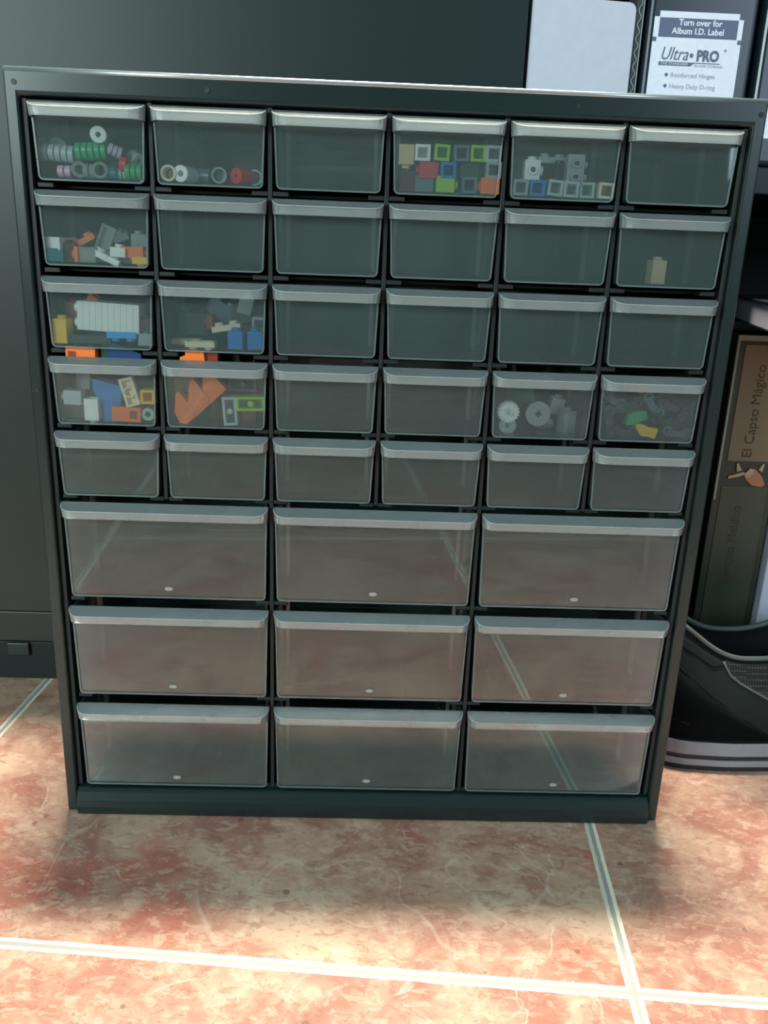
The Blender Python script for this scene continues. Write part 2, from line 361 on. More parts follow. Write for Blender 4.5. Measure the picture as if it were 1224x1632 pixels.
text('title_text', 'Ejercito Maldito', 0.0105, M['inkbrown'], g, (0.2925 - 0.288, -0.0008, 0.100 - gz), rot=(PI / 2, -PI / 2, 0))
bm = bmesh.new()
prism(bm, [(x * 0.001, z * 0.001) for x, z in ((2, 158), (7, 163), (11, 163), (17, 157), (20, 151), (18, 149), (10, 150), (5, 154))], -0.0012, 0)
hnd = link('picture', bm, M['skinpaint'], g)
bm = bmesh.new()
prism(bm, [(x * 0.001, z * 0.001) for x, z in ((2, 159), (6, 164), (10, 163), (9, 159), (5, 156))], -0.0016, -0.0012)
prism(bm, [(x * 0.001, z * 0.001) for x, z in ((-10, 155), (-2, 157), (3, 159), (2, 161), (-4, 159), (-10, 157))], -0.0016, 0)
prism(bm, [(x * 0.001, z * 0.001) for x, z in ((13, 163), (16, 168), (17, 167), (16, 161))], -0.0016, 0)
prism(bm, [(x * 0.001, z * 0.001) for x, z in ((-4, 161), (-5, 167), (-4, 168), (0, 162))], -0.0016, 0)
link('picture', bm, M['skinpale'], g)
wb = empty('white_box', (0.345, 0.20, 0.0342)); tag(wb, 'pale lilac white box at the right edge, behind the black shoe', 'box')
bm = bmesh.new(); box(bm, -0.022, 0.03, -0.028, 0.15, 0, 0.19); link('box_body', bm, M['paper'], wb, bevel=0.001)
bm = bmesh.new(); box(bm, -0.0225, 0.0305, -0.0285, 0.1505, 0.19, 0.20); link('box_lid', bm, M['paper'], wb)

# ------------------------------------------------------------------ drawer cabinet
cab = empty('drawer_cabinet', (0, 0, 0)); tag(cab, 'large black drawer cabinet of clear frosted plastic drawers standing on the tiled floor', 'drawer cabinet')
ZT = [0.4143, 0.3729, 0.3306, 0.2890, 0.2481, 0.2072, 0.1429, 0.0783]
HD = [0.037] * 5 + [0.058] * 3
bm = bmesh.new()
out = [(-0.1904, 0.0), (0.1904, 0.0), (0.1904, 0.4288), (-0.1904, 0.4288)]; inn = [(-0.1835, 0.004), (0.1835, 0.004), (0.1835, 0.4160), (-0.1835, 0.4160)]
fo = [bm.verts.new((x, 0, z)) for x, z in out]; fi = [bm.verts.new((x, 0.0, z)) for x, z in inn]
bo_ = [bm.verts.new((x, 0.150, z)) for x, z in out]; bi = [bm.verts.new((x * 0.995, 0.146, z)) for x, z in inn]
for i in range(4):
    j = (i + 1) % 4
    bm.faces.new((fo[i], fo[j], fi[j], fi[i])); bm.faces.new((fo[j], fo[i], bo_[i], bo_[j])); bm.faces.new((fi[i], fi[j], bi[j], bi[i]))
bm.faces.new(bi); bm.faces.new(bo_[::-1])
link('housing', bm, M['cabinet'], cab, bevel=0.0016, seg=4)
bm = bmesh.new(); tube(bm, [(x, 0.0012, 0.4276) for x in (-0.1898, -0.1, 0, 0.1, 0.1898)], 0.0015, 20); link('top_edge_glint', bm, M['edge'], cab, smooth=True)  # added strip, its pale metal stands in for the edge highlight
bm = bmesh.new()
prof = [(-0.0005, 0.0), (-0.004, 0.0004), (-0.0045, 0.006), (-0.0040, 0.0105), (-0.0020, 0.0155), (0.0010, 0.0172), (0.006, 0.0176), (0.020, 0.0176), (0.020, 0.0)]
L = [bm.verts.new((-0.1830, y, z)) for y, z in prof]; R_ = [bm.verts.new((0.1830, y, z)) for y, z in prof]
bm.faces.new(L); bm.faces.new(R_[::-1])
for i in range(len(prof)):
    j = (i + 1) % len(prof); bm.faces.new((L[i], L[j], R_[j], R_[i]))
link('bottom_rail', bm, M['cabinet'], cab, bevel=0.0005)
bm = bmesh.new()                                    # the lattice the drawers slide in
for k in range(1, 6): box(bm, -0.18 + 0.06 * k - 0.0012, -0.18 + 0.06 * k + 0.0012, 0.0025, 0.144, 0.2092, 0.4158)
for k in (2, 4): box(bm, -0.18 + 0.06 * k - 0.0012, -0.18 + 0.06 * k + 0.0012, 0.0025, 0.144, 0.018, 0.2090)
for r in range(8):
    n = 6 if r < 5 else 3; w = 0.36 / n
    zb = ZT[r] - HD[r]; zn = ZT[r + 1] if r < 7 else 0.0176
    zc_ = (zb + zn) / 2 + 0.0002
    box(bm, -0.1825, 0.1825, 0.016, 0.143, zc_ - 0.0008, zc_ + 0.0008)
    for k in range(n):
        x0 = -0.18 + w * k
        for (a, b) in ((x0 + 0.0013, x0 + 0.0095), (x0 + w - 0.0095, x0 + w - 0.0013)):
            box(bm, a, b, 0.0032, 0.0155, zc_ - 0.0012, zc_ + 0.0012)
for s in (-1, 1):
    x0, x1 = sorted((s * 0.1833, s * 0.1806)); box(bm, x0, x1, 0.0028, 0.144, 0.018, 0.4155)
link('divider_grid', bm, M['grid'], cab, bevel=0.0004)
for (x, z) in ((-0.185, 0.4220), (-0.0906, 0.4218), (0.0943, 0.4220), (0.1872, 0.4217), (-0.1868, 0.2700), (0.1872, 0.2703)):
    bm = bmesh.new(); cyl(bm, 0.0013, -0.0004, 0.0006, x, z, 14, axis='y'); s_ = link('screw_dimple', bm, M['screw'], cab)

def tray(w, h, depth=0.128):
    """front plate with rounded bottom corners, side walls, floor and back; open at the top"""
    bm = bmesh.new(); r = 0.0025; hw = w / 2; hb = hw - 0.0011
    def ring(y, k, top):
        P = [(-hw * k, top), (-hb * k - 0.0002, -h + r)] + [(-hb * k + r - r * math.cos(a), -h + r - r * math.sin(a)) for a in (0.5, 1.05, PI / 2)]
        P += [(-x, z) for x, z in P[::-1]]
        return [bm.verts.new((x, y, z)) for x, z in P]
    a = ring(0, 1, -0.0003); b = ring(depth, 0.965, -0.004)
    bm.faces.new(a); bm.faces.new(b[::-1])
    for i in range(len(a) - 1): bm.faces.new((a[i], b[i], b[i + 1], a[i + 1]))
    bmesh.ops.recalc_face_normals(bm, faces=bm.faces[:])
    bmesh.ops.solidify(bm, geom=bm.faces[:], thickness=0.0011)
    for sgn in (-1, 1):
        for y in (0.036, 0.0395):
            xo = sgn * (hb * 0.985 - 0.0012); xa, xb = sorted((xo, xo - sgn * 0.0022)); box(bm, xa, xb, y, y + 0.0009, -h + 0.002, -0.0045)
    for i in range(5):
        x = (-0.36 + 0.18 * i) * w
        box(bm, x - 0.0003, x + 0.0003, 0.004, depth * 0.95, -h + 0.0011, -h + 0.0017)
    return bm
def rim_bm(w, h):
    bm = bmesh.new(); r = 0.0025; hw = w / 2; hb = hw - 0.0011; t = 0.0009
    def path(o):
        P = [(-hw + o, -0.008), (-hb + o, -h + r)] + [(-hb + r - (r - o) * math.cos(a), -h + r - (r - o) * math.sin(a)) for a in (0.5, 1.05, PI / 2)]
        return P + [(-x, z) for x, z in P[::-1]]
    A_, B_ = path(0.0), path(t)
    va = [[bm.verts.new((x, y, z)) for x, z in A_] for y in (-0.0004, 0.0)]; vb = [[bm.verts.new((x, y, z)) for x, z in B_] for y in (-0.0004, 0.0)]
    for i in range(len(A_) - 1):
        bm.faces.new((va[0][i], va[0][i + 1], vb[0][i + 1], vb[0][i])); bm.faces.new((va[1][i], vb[1][i], vb[1][i + 1], va[1][i + 1]))
        bm.faces.new((va[0][i], va[1][i], va[1][i + 1], va[0][i + 1])); bm.faces.new((vb[0][i], vb[0][i + 1], vb[1][i + 1], vb[1][i]))
    for i in (0, -1): bm.faces.new((va[0][i], vb[0][i], vb[1][i], va[1][i]))
    return bm
def lip_bm(w):
    """overhanging pull: cut-back corners in plan, top sloping down to the front, open below"""
    bm = bmesh.new(); hw = w / 2; D = 0.0082
    plan = [(-hw, 0.0), (-hw + 0.0004, -0.0032), (-hw + 0.0016, -0.0058), (-hw + 0.0040, -D + 0.0004), (-hw + 0.0070, -D)]
    plan = plan + [(-x, y) for x, y in plan[::-1]]
    top = [bm.verts.new((x, y, 0.42 * y)) for x, y in plan]; bot = [bm.verts.new((x + (0.0006 if x < 0 else -0.0006), y * 0.97, -0.0078)) for x, y in plan]
    bm.faces.new(top)
    for i in range(len(plan) - 1): bm.faces.new((top[i], bot[i], bot[i + 1], top[i + 1]))
    bmesh.ops.recalc_face_normals(bm, faces=bm.faces[:])
    bmesh.ops.solidify(bm, geom=bm.faces[:], thickness=0.0008)
    return bm
def ridge_bm(w):
    bm = bmesh.new(); hw = w / 2; D = 0.0082
    plan = [(-hw + 0.0003, -0.0004), (-hw + 0.0007, -0.0032), (-hw + 0.0019, -0.0058), (-hw + 0.0043, -D + 0.0006), (-hw + 0.0072, -D)]
    plan = plan + [(-x, y) for x, y in plan[::-1]]
    tube(bm, [(x, y, 0.42 * y) for x, y in plan], 0.00035, 6)
    return bm
def make_drawer(big):
    w, h = (0.1155, 0.058) if big else (0.0555, 0.037)
    d = link('drawer', tray(w, h), M['drawer'], cab)
    link('handle_lip', lip_bm(0.1175 if big else 0.0578), M['lip'], d)
    link('edge_rim', rim_bm(w, h), M['rim'], d)
    link('lip_ridge', ridge_bm(0.1175 if big else 0.0578), M['ridge'], d, smooth=True)
    if big:
        bm = bmesh.new(); cyl(bm, 0.0016, -0.0005, -0.0001, 0, 0, 14, axis='y'); q = link('moulding_mark', bm, M['mark'], d); q.scale = (1.5, 1, 0.75); q.location = (0, 0, -h + 0.006)
    return d
def copy_drawer(o):
    c = o.copy(); COL.objects.link(c); c.parent = cab
    for ch in list(o.children):
        k = ch.copy(); COL.objects.link(k); k.parent = c
    return c
small = make_drawer(False); large = make_drawer(True); fs = fl_ = True
for r in range(8):
    n = 6 if r < 5 else 3
    for k in range(n):
        if r < 5: d = small if fs else copy_drawer(small); fs = False
        else: d = large if fl_ else copy_drawer(large); fl_ = False
        d.location = (-0.18 + (k + 0.5) * 0.36 / n, 0.0, ZT[r])

# ------------------------------------------------------------------ bricks and small parts
MM = 0.001
def P(px, py, r, hy, hz, yf=0.0019, hx=None):
    """centre of a piece whose front face shows at this pixel in a drawer of row r; rests on the drawer floor when close to it"""
    p = at(px, py, yf); fz = ZT[r] - HD[r] + 0.0019
    if p.z - hz * MM < fz + 0.0016: p.z = fz + hz * MM
    p.y = yf + hy * MM
    return p
GR = {}
def piece(name, label, cat, pos, rot=(0, 0, 0), group='toy bricks and small parts in the drawers'):
    e = empty(name, pos, [math.radians(a) for a in rot]); 
    low = label.lower()
    for key, g_ in (('top left drawer', 'small round parts in the top left drawer'), ('second top drawer', 'round bricks in the second top drawer'), ('top drawer four', 'small bricks in top drawer four'), ('top drawer five', 'small bricks in top drawer five'),
                    ('second row drawer one', 'parts in second row drawer one'), ('third row drawer one', 'bricks in third row drawer one'), ('third row drawer two', 'bricks in third row drawer two'), ('fourth row drawer one', 'bricks in fourth row drawer one'),
                    ('fourth row drawer two', 'bricks in fourth row drawer two'), ('fourth row drawer five', 'wheels and blocks in fourth row drawer five'), ('fourth row drawer six', 'connectors in fourth row drawer six')):
        if key in low: group = g_
    tag(e, label, cat, group); return e
def brick_shell(bm, nx, ny, h, pin=False):
    """open-bottomed shell centred on the origin"""
    x, y, z, t = nx * 4 - 0.08, ny * 4 - 0.08, h / 2, 1.45
    O = [(-x, -y), (x, -y), (x, y), (-x, y)]; I = [(-x + t, -y + t), (x - t, -y + t), (x - t, y - t), (-x + t, y - t)]
    V = lambda L_, zz: [bm.verts.new((a * MM, b * MM, zz * MM)) for a, b in L_]
    ob, ot, ib, it = V(O, -z), V(O, z), V(I, -z), V(I, z - 1.2)
    bm.faces.new(ot); bm.faces.new(it)
    for i in range(4):
        j = (i + 1) % 4
        bm.faces.new((ob[i], ob[j], ot[j], ot[i])); bm.faces.new((ib[i], it[i], it[j], ib[j])); bm.faces.new((ob[i], ib[i], ib[j], ob[j]))
    if pin:
        for i in range(nx - 1): cyl(bm, 1.6 * MM, -z * MM, (z - 1.3) * MM, (i + 1 - nx / 2) * 8 * MM, 0, 16)
def brick(label, pos, nx, ny, h, color, rot=(0, 0, 0), cat='toy brick', name='toy_brick', pin=False, studs=True, tubes=False):
    e = piece(name, label, cat, pos, rot)
    bm = bmesh.new(); brick_shell(bm, nx, ny, h, pin)
    if tubes:
        for i in range(nx - 1): cyl(bm, 3.2 * MM, -h / 2 * MM, (h / 2 - 1.3) * MM, (i + 1 - nx / 2) * 8 * MM, 0, 18, hole=2.4 * MM)
    link('body', bm, M[color], e, bevel=0.00018)
    if studs:
        for i in range(nx):
            for j in range(ny):
                bm = bmesh.new(); cyl(bm, 2.4 * MM, h / 2 * MM, (h / 2 + 1.7) * MM, (i + 0.5 - nx / 2) * 8 * MM, (j + 0.5 - ny / 2) * 8 * MM, 18); link('stud', bm, M[color], e, bevel=0.00015)
    return e
def round_part(label, pos, color, rad=4.0, length=9.6, hole=2.4, rot=(0, 0, 0), name='round_brick', cat='toy brick', flange=True):
    """axis along local y, open ring towards the camera"""
    e = piece(name, label, cat, pos, rot); l2 = length / 2
    bm = bmesh.new(); cyl(bm, rad * MM, -l2 * MM, l2 * MM, 0, 0, 26, hole=hole * MM, axis='y'); link('body', bm, M[color], e, bevel=0.0002)
    bm = bmesh.new(); cyl(bm, 2.4 * MM, l2 * MM, (l2 + 1.7) * MM, 0, 0, 18, axis='y'); link('stud', bm, M[color], e)
    return e
def stack(label, pos, color, n, rad, pitch, rot=(0, 0, 0), name='round_plate_stack'):
    """n round plates pressed together, axis along local x"""
    e = piece(name, label, 'toy plates', pos, rot)
    for i in range(n):
        x = (i - (n - 1) / 2) * pitch; bm = bmesh.new()
        cyl(bm, rad * MM, (x - pitch * 0.40) * MM, (x + pitch * 0.40) * MM, 0, 0, 24, axis='x'); cyl(bm, rad * 0.72 * MM, (x - pitch * 0.5) * MM, (x - pitch * 0.41) * MM, 0, 0, 18, axis='x')
        link('round_plate', bm, M[color], e, bevel=0.0002)
    return e
def poly(name, label, cat, pos, shapes, color, depth, rot=(0, 0, 0), part='body'):
    e = piece(name, label, cat, pos, rot)
    for s in shapes:
        bm = bmesh.new(); prism(bm, [(x * MM, z * MM) for x, z in s], -depth / 2 * MM, depth / 2 * MM); link(part, bm, M[color], e, bevel=0.0002)
    return e
UP, HOL, SL, SR, DN = (0, 0, 0), (-90, 0, 0), (0, -90, 0), (0, 90, 0), (180, 0, 0)
# --- top row, first drawer
stack('stack of pale grey round plates lying sideways, upper left in the top left drawer', P(90, 243, 0, 4, 4, 0.006), 'light_grey', 5, 4.2, 3.3, (0, 3, 0))
stack('stack of green round plates lying sideways in the middle of the top left drawer', P(143, 240, 0, 4, 4, 0.004), 'green', 5, 4.4, 3.2, (0, -3, 0))
round_part('white round brick with a small hole lying highest in the top left drawer', P(153, 214, 0, 4.8, 4), 'white', 4.0, 9.6, 1.3, (0, 0, 12))
stack('short stack of lilac round plates right of the green stack in the top left drawer', P(179, 239, 0, 4, 3, 0.004), 'lilac', 3, 2.9, 2.4, (0, 20, 20))
stack('red round plate standing on edge near the right side of the top left drawer', P(194, 261, 0, 4, 3.4), 'red', 1, 3.5, 4.2, (0, 4, 0))
stack('pink and lilac round plates at the lower left of the top left drawer', P(100, 277, 0, 4, 3), 'pink', 2, 2.9, 3.6, (0, 0, 0))
round_part('clear round brick left of centre on the floor of the top left drawer', P(122, 275, 0, 4.8, 4), 'clear', 4.0, 9.6, 2.2, (0, 0, 18))
stack('clear round plates lying sideways between two clear round bricks, top left drawer', P(140, 276, 0, 4, 3.6), 'clear', 2, 3.6, 3.2)
round_part('clear round brick right of centre on the floor of the top left drawer', P(159, 275, 0, 4.8, 4), 'clear', 4.1, 9.6, 2.6)
stack('blue round plate at the floor between the clear and green parts, top left drawer', P(178, 280, 0, 4, 3), 'teal', 1, 2.9, 4.5)
stack('pale green round plates on the floor of the top left drawer, beside green ones', P(193, 280, 0, 4, 3, 0.004), 'greenish', 2, 2.9, 3.2)
stack('green round plates in the lower right corner of the top left drawer', P(211, 276, 0, 4, 4), 'green', 3, 4.0, 2.9)
round_part('greenish grey round brick above the green plates at the right of the top left drawer', P(213, 252, 0, 4.8, 4, 0.012), 'greenish', 3.6, 8, 1.2, (20, 0, 40))
round_part('large pale grey disc leaning behind the grey stack in the top left drawer', P(90, 236, 0, 1.5, 5, 0.018), 'light_grey', 5.2, 3, 1.2)
round_part('small dark grey disc behind the red plate in the top left drawer', P(172, 258, 0, 1.5, 4, 0.02), 'grey', 4.2, 3, 1.2)
# --- top row, second drawer
round_part('cream ring shaped round brick, leftmost on the floor of the second top drawer', P(268, 279, 0, 4.8, 4), 'cream', 4.0, 9.6, 2.9)
round_part('white round brick with a small hole, second from left in the second top drawer', P(293, 279, 0, 6.5, 4), 'white', 4.1, 13, 1.5, (0, 0, -16))
round_part('grey ring shaped round brick in the middle of the second top drawer', P(348, 281, 0, 4.8, 4), 'grey', 4.0, 6, 3.0)
round_part('red round brick on the floor at the right of the second top drawer', P(384, 282, 0, 4.8, 4), 'red', 3.9, 9.6, 1.0, (0, 0, -35))
round_part('grey green ring lying behind the red one in the second top drawer', P(405, 278, 0, 4.8, 4, 0.008), 'greenish', 4.0, 6, 3.0)
round_part('slate round brick low behind the white and grey rings, second top drawer', P(322, 280, 0, 4.8, 4, 0.012), 'slate', 3.8, 8, 2.0, (0, 0, 80))
# --- top row, fourth drawer: small cube bricks in three courses
W4 = 'in top drawer four'
brick('tan small brick standing upside down at the top left ' + W4, P(648, 246, 0, 4, 4.8), 1, 1, 9.6, 'tan', DN)
brick('white hollow brick end second in the upper course ' + W4, P(674, 243, 0, 4.8, 4), 1, 1, 9.6, 'white', HOL)
brick('lime hollow brick end left of the slate in the upper row ' + W4, P(705, 243, 0, 4.8, 4), 1, 1, 9.6, 'lime', (-90, 3, 0))
brick('slate hollow brick end between two lime ones in the upper row ' + W4, P(736, 244, 0, 4.8, 4), 1, 1, 9.6, 'slate', (-90, -2, 0))
brick('lime hollow brick end right of the slate in the upper row ' + W4, P(763, 244.5, 0, 4.8, 4), 1, 1, 9.6, 'lime', HOL)
brick('light grey hollow brick end at right of the upper row ' + W4, P(787, 245, 0, 4.8, 4), 1, 1, 9.6, 'light_grey', HOL)
brick('crimson brick lying sideways with its stud to the left ' + W4, P(683.5, 271, 0, 4, 4), 1, 1, 9.6, 'crimson', SL)
brick('blue hollow brick end in the middle course ' + W4, P(715, 271.5, 0, 4.8, 4), 1, 1, 9.6, 'blue', HOL)
brick('dark teal brick between blue and grey ones in the middle row ' + W4, P(749, 272, 0, 4, 4, 0.005), 1, 1, 9.6, 'dark_green', SR)
brick('grey hollow brick end at the right of the middle row ' + W4, P(787, 271, 0, 4.8, 4), 1, 1, 9.6, 'grey', HOL)
brick('dark brown brick at the lower left corner ' + W4, P(650, 292, 0, 4, 4.8, 0.003), 1, 1, 9.6, 'brown', UP)
brick('slate brick lying sideways below the crimson one ' + W4, P(676, 297, 0, 4, 4, 0.003), 1, 1, 9.6, 'slate', SL)
brick('lime brick lying on the floor with stud to the right ' + W4, P(709.5, 299, 0, 4, 4), 1, 1, 9.6, 'lime', SR)
brick('slate hollow brick end on the floor beside the orange brick ' + W4, P(748, 299, 0, 4.8, 4), 1, 1, 9.6, 'slate', HOL)
brick('orange brick lying sideways at the lower right corner ' + W4, P(781, 299.5, 0, 4, 4), 1, 1, 9.6, 'orange', SL)
brick('yellow brick showing behind the lime brick on the floor ' + W4, P(729, 302, 0, 4, 4, 0.013), 1, 1, 9.6, 'yellow', HOL)
# --- top row, fifth drawer
def multi_stud(label, pos, color, rot=(0, 0, 0), sides=('l', 'r', 't', 'b', 'f'), ny=1):
    e = piece('side_stud_brick', label, 'toy brick', pos, rot)
    bm = bmesh.new(); box(bm, -0.004, 0.004, -0.004, 0.004, -0.0048 * ny, 0.0048 * ny); link('body', bm, M[color], e, bevel=0.0002)
    for s in sides:
        for q in range(ny):
            zz = (q - (ny - 1) / 2) * 0.0080; bm = bmesh.new()
            if s == 'f':
                b2_ = bmesh.new(); cyl(b2_, 0.00135, -0.0044, -0.0040, 0, zz, 16, axis='y'); link('recess_shade', b2_, M['brown'], e)  # dark disc, paints the shade inside a hollow stud
            if s == 'f': cyl(bm, 0.0025, -0.0057, -0.004, 0, zz, 18, hole=0.0014, axis='y')
            if s == 'r': cyl(bm, 0.0024, 0.004, 0.0057, 0, zz, 18, axis='x')
            if s == 'l': cyl(bm, 0.0024, -0.0057, -0.004, 0, zz, 18, axis='x')
            if s == 't': cyl(bm, 0.0024, 0.0048 * ny, 0.0048 * ny + 0.0017, 0, 0, 18)
            if s == 'b': cyl(bm, 0.0024, -0.0048 * ny - 0.0017, -0.0048 * ny, 0, 0, 18)
            link('stud', bm, M[color], e, bevel=0.0001)
    return e
W5 = 'in top drawer five'
multi_stud('white brick with studs on all sides above the blue one ' + W5, P(850, 270, 0, 5.8, 4.8), 'white', sides=('r', 't', 'b', 'f'))
multi_stud('grey double brick with two front studs ' + W5, P(919, 271, 0, 5.8, 7), 'grey', (0, 0, 0), ('f', 'r'), 2).scale = (1.1, 1, 0.80)
brick('pale grey plate lying flat behind the white studded brick ' + W5, P(884, 254, 0, 8, 1.6, 0.016), 2, 1, 3.2, 'light_grey', (0, 1, 0), name='toy_plate', cat='toy plate')
brick('black brick between the white and the double grey brick ' + W5, P(893, 276, 0, 4, 4, 0.014), 1, 1, 9.6, 'black', (0, 0, 15))
brick('slate grey hollow brick end in the lower left corner ' + W5, P(830, 301, 0, 4.8, 4), 1, 1, 9.6, 'grey', HOL)
brick('blue hollow brick end on the floor ' + W5, P(857, 301, 0, 4.8, 4), 1, 1, 9.6, 'blue', HOL)
brick('pale grey hollow brick standing taller right of the blue one ' + W5, P(886, 298, 0, 4.8, 4.4), 1, 1, 9.6, 'light_grey', (-90, 5, 0))
brick('light grey hollow brick end right of the tall one ' + W5, P(911, 302, 0, 4.8, 4), 1, 1, 9.6, 'light_grey', (-90, 2, 0))
brick('greenish grey hollow brick end on the floor ' + W5, P(936, 303, 0, 4.8, 4, 0.004), 1, 1, 9.6, 'greenish', HOL)
brick('tan hollow brick end at the right ' + W5, P(967, 300, 0, 4.8, 4), 1, 1, 9.6, 'cream', (-90, 2, 0))
brick('tan brick lying low under the tan hollow one ' + W5, P(953, 309, 0, 4, 2.4, 0.013), 1, 1, 3.2, 'tan', UP)
# --- second row, first drawer
R2 = 'in second row drawer one'
e = brick('white double plate at the upper left of the pile ' + R2, P(89, 388, 1, 8.8, 3.4), 1, 2, 6.4, 'white', (180, 0, -14))
brick('teal round base under the white plates ' + R2, P(86, 411, 1, 4, 3.4), 1, 1, 6.4, 'teal', (0, 0, 10))
brick('brownish grey brick between the teal and orange parts ' + R2, P(106, 407, 1, 4, 4.5, 0.005), 1, 1, 9.6, 'brown', (0, 0, 12))
brick('narrow orange plate standing on end ' + R2, P(123, 408, 1, 4, 4, 0.0019), 1, 1, 3.2, 'orange', SL, name='toy_plate', cat='toy plate')
brick('clear brick right of the upright orange plate ' + R2, P(138, 408, 1, 4, 4), 1, 1, 9.6, 'clear', SR)
brick('tilted orange plate above the clear brick ' + R2, P(129, 386, 1, 4, 4, 0.012), 2, 1, 3.2, 'orange', (0, -28, 0), name='toy_plate', cat='toy plate')
brick('clear frame shaped brick leaning behind the middle of the pile ' + R2, P(166, 383, 1, 2, 5, 0.012), 1, 2, 3.2, 'clear', (-90, 22, 0))
brick('clear small plate high in the pile ' + R2, P(189, 376, 1, 4, 3, 0.012), 1, 1, 3.2, 'clear', (20, -20, 10))
brick('pale green white plate tilted down to the right ' + R2, P(166, 405, 1, 4, 3), 2, 1, 3.2, 'white', (0, 24, 0), name='toy_plate', cat='toy plate')
brick('small white plate right of the tilted pale one ' + R2, P(187, 402, 1, 4, 2.5), 1, 1, 4.8, 'white', (0, 4, 0), name='toy_plate', cat='toy plate')
round_part('clear cone lying under the tilted pale plate ' + R2, P(168, 417, 1, 4, 3), 'clear', 3.0, 6, 1.0, (0, 0, 60))
multi_stud('dull orange bracket above the yellow plate ' + R2, P(209, 402, 1, 5, 3, 0.003), 'orange', (0, 90, 0), ('t', 'b', 'r')).scale = (0.7, 1, 1.25)
brick('grey brick behind the orange bracket ' + R2, P(219, 388, 1, 4, 4, 0.014), 1, 1, 9.6, 'grey', (0, 0, 10))
brick('yellow plate upside down at the lower right ' + R2, P(222, 413, 1, 4, 2.0), 1, 1, 3.8, 'yellow', DN, name='toy_plate', cat='toy plate')
brick('dark grey plate on the floor below the orange bracket ' + R2, P(195, 416, 1, 4, 1.6, 0.006), 2, 1, 3.2, 'dark_grey', UP, name='toy_plate', cat='toy plate')
brick('tall tan brick standing alone in the last drawer of the second row', P(1049, 434, 1, 4, 6, 0.010), 1, 1, 12.5, 'tan', (0, 0, 6))
# --- third row, first drawer
R3 = 'in third row drawer one'
e = brick('tall yellow brick of stacked plates at the left ' + R3, P(96, 523, 2, 4, 6.5), 1, 1, 13, 'yellow', (0, 0, -8))
brick('tan orange brick behind the yellow one ' + R3, P(112, 503, 2, 4, 5, 0.013), 1, 1, 14, 'reddish_brown', (0, 12, 0))
e = piece('plate_stack', 'big stack of white plates lying on its side ' + R3, 'toy plates', P(172, 506, 2, 8, 7.9, 0.003), (0, 2.5, 0))
for i in range(10):
    x = (i - 4.5) * 3.3; bm = bmesh.new(); box(bm, (x - 1.6) * MM, (x + 1.6) * MM, -0.0079, 0.0079, -0.0076, 0.0076); link('plate', bm, M['white'], e, bevel=0.00012)
for z in (-0.004, 0.004):
    for y in (-0.004, 0.004):
        bm = bmesh.new(); cyl(bm, 0.0024, -0.0183, -0.0165, y, z, 18, axis='x'); link('stud', bm, M['white'], e)
brick('sky blue plate upside down below the white stack ' + R3, P(193, 534.5, 2, 4, 1.8, 0.0019), 2, 1, 3.4, 'sky', DN, name='toy_plate', cat='toy plate')
brick('dark grey plate upside down left of the sky blue one ' + R3, P(141, 538, 2, 8, 2.5, 0.003), 3, 2, 4.4, 'dark_grey', DN, name='toy_plate', cat='toy plate')
brick('brownish round part stacked at the right ' + R3, P(231, 519, 2, 4, 4, 0.004), 1, 1, 6.5, 'brown', UP)
brick('grey part on the floor in the right corner ' + R3, P(231, 541, 2, 4, 3.2, 0.004), 1, 1, 6.5, 'grey', UP)
poly('slope_brick', 'dull orange slope showing above the white stack ' + R3, 'toy brick', P(148, 476, 2, 4, 4, 0.014), [[(-5, -5), (9, -5), (2, 0), (-2, 4)]], 'orange', 8)
# --- third row, second drawer
R3b = 'in third row drawer two'
brick('tan plate lying on the floor, right one ' + R3b, P(318, 545, 2, 4, 1.9), 2, 1, 3.2, 'cream', DN, name='toy_plate', cat='toy plate')
brick('tan plate behind the other at the left on the floor ' + R3b, P(296, 545, 2, 4, 1.9, 0.012), 2, 1, 3.2, 'tan', DN, name='toy_plate', cat='toy plate')
brick('blue brick left of its twin ' + R3b, P(374.5, 541, 2, 4, 4.8), 1, 1, 9.6, 'blue', UP)
brick('blue brick right of its twin ' + R3b, P(404.5, 541, 2, 4, 4.8, 0.003), 1, 1, 9.6, 'blue', (0, 0, 8))
brick('navy brick between and behind the two blue ones ' + R3b, P(390, 541, 2, 4, 4.8, 0.0125), 1, 1, 9.6, 'navy', UP)
brick('black brick in the middle of the pile ' + R3b, P(308, 516, 2, 4, 5, 0.016), 2, 1, 12, 'black', UP)
brick('tan plate standing on edge beside the black brick ' + R3b, P(334, 513, 2, 4, 4, 0.014), 1, 1, 3.2, 'reddish_brown', SL, name='toy_plate', cat='toy plate')
brick('white plate tilted behind the blue bricks ' + R3b, P(360, 523, 2, 4, 2, 0.011), 2, 1, 3.2, 'cream', (0, -10, 0), name='toy_plate', cat='toy plate')
brick('grey hollow brick behind the right blue brick ' + R3b, P(413, 517, 2, 4, 4, 0.014), 1, 1, 9.6, 'grey', HOL)
brick('slate brick lying high in the pile ' + R3b, P(350, 497, 2, 4, 4, 0.024), 2, 1, 9.6, 'slate', (0, 25, 20))
brick('grey brick high at the right of the pile ' + R3b, P(391, 487, 2, 4, 4, 0.022), 1, 1, 9.6, 'grey', (0, 15, 0))
brick('dark grey brick above the middle ' + R3b, P(375, 505, 2, 4, 4, 0.026), 2, 1, 9.6, 'dark_grey', (0, -20, 0))
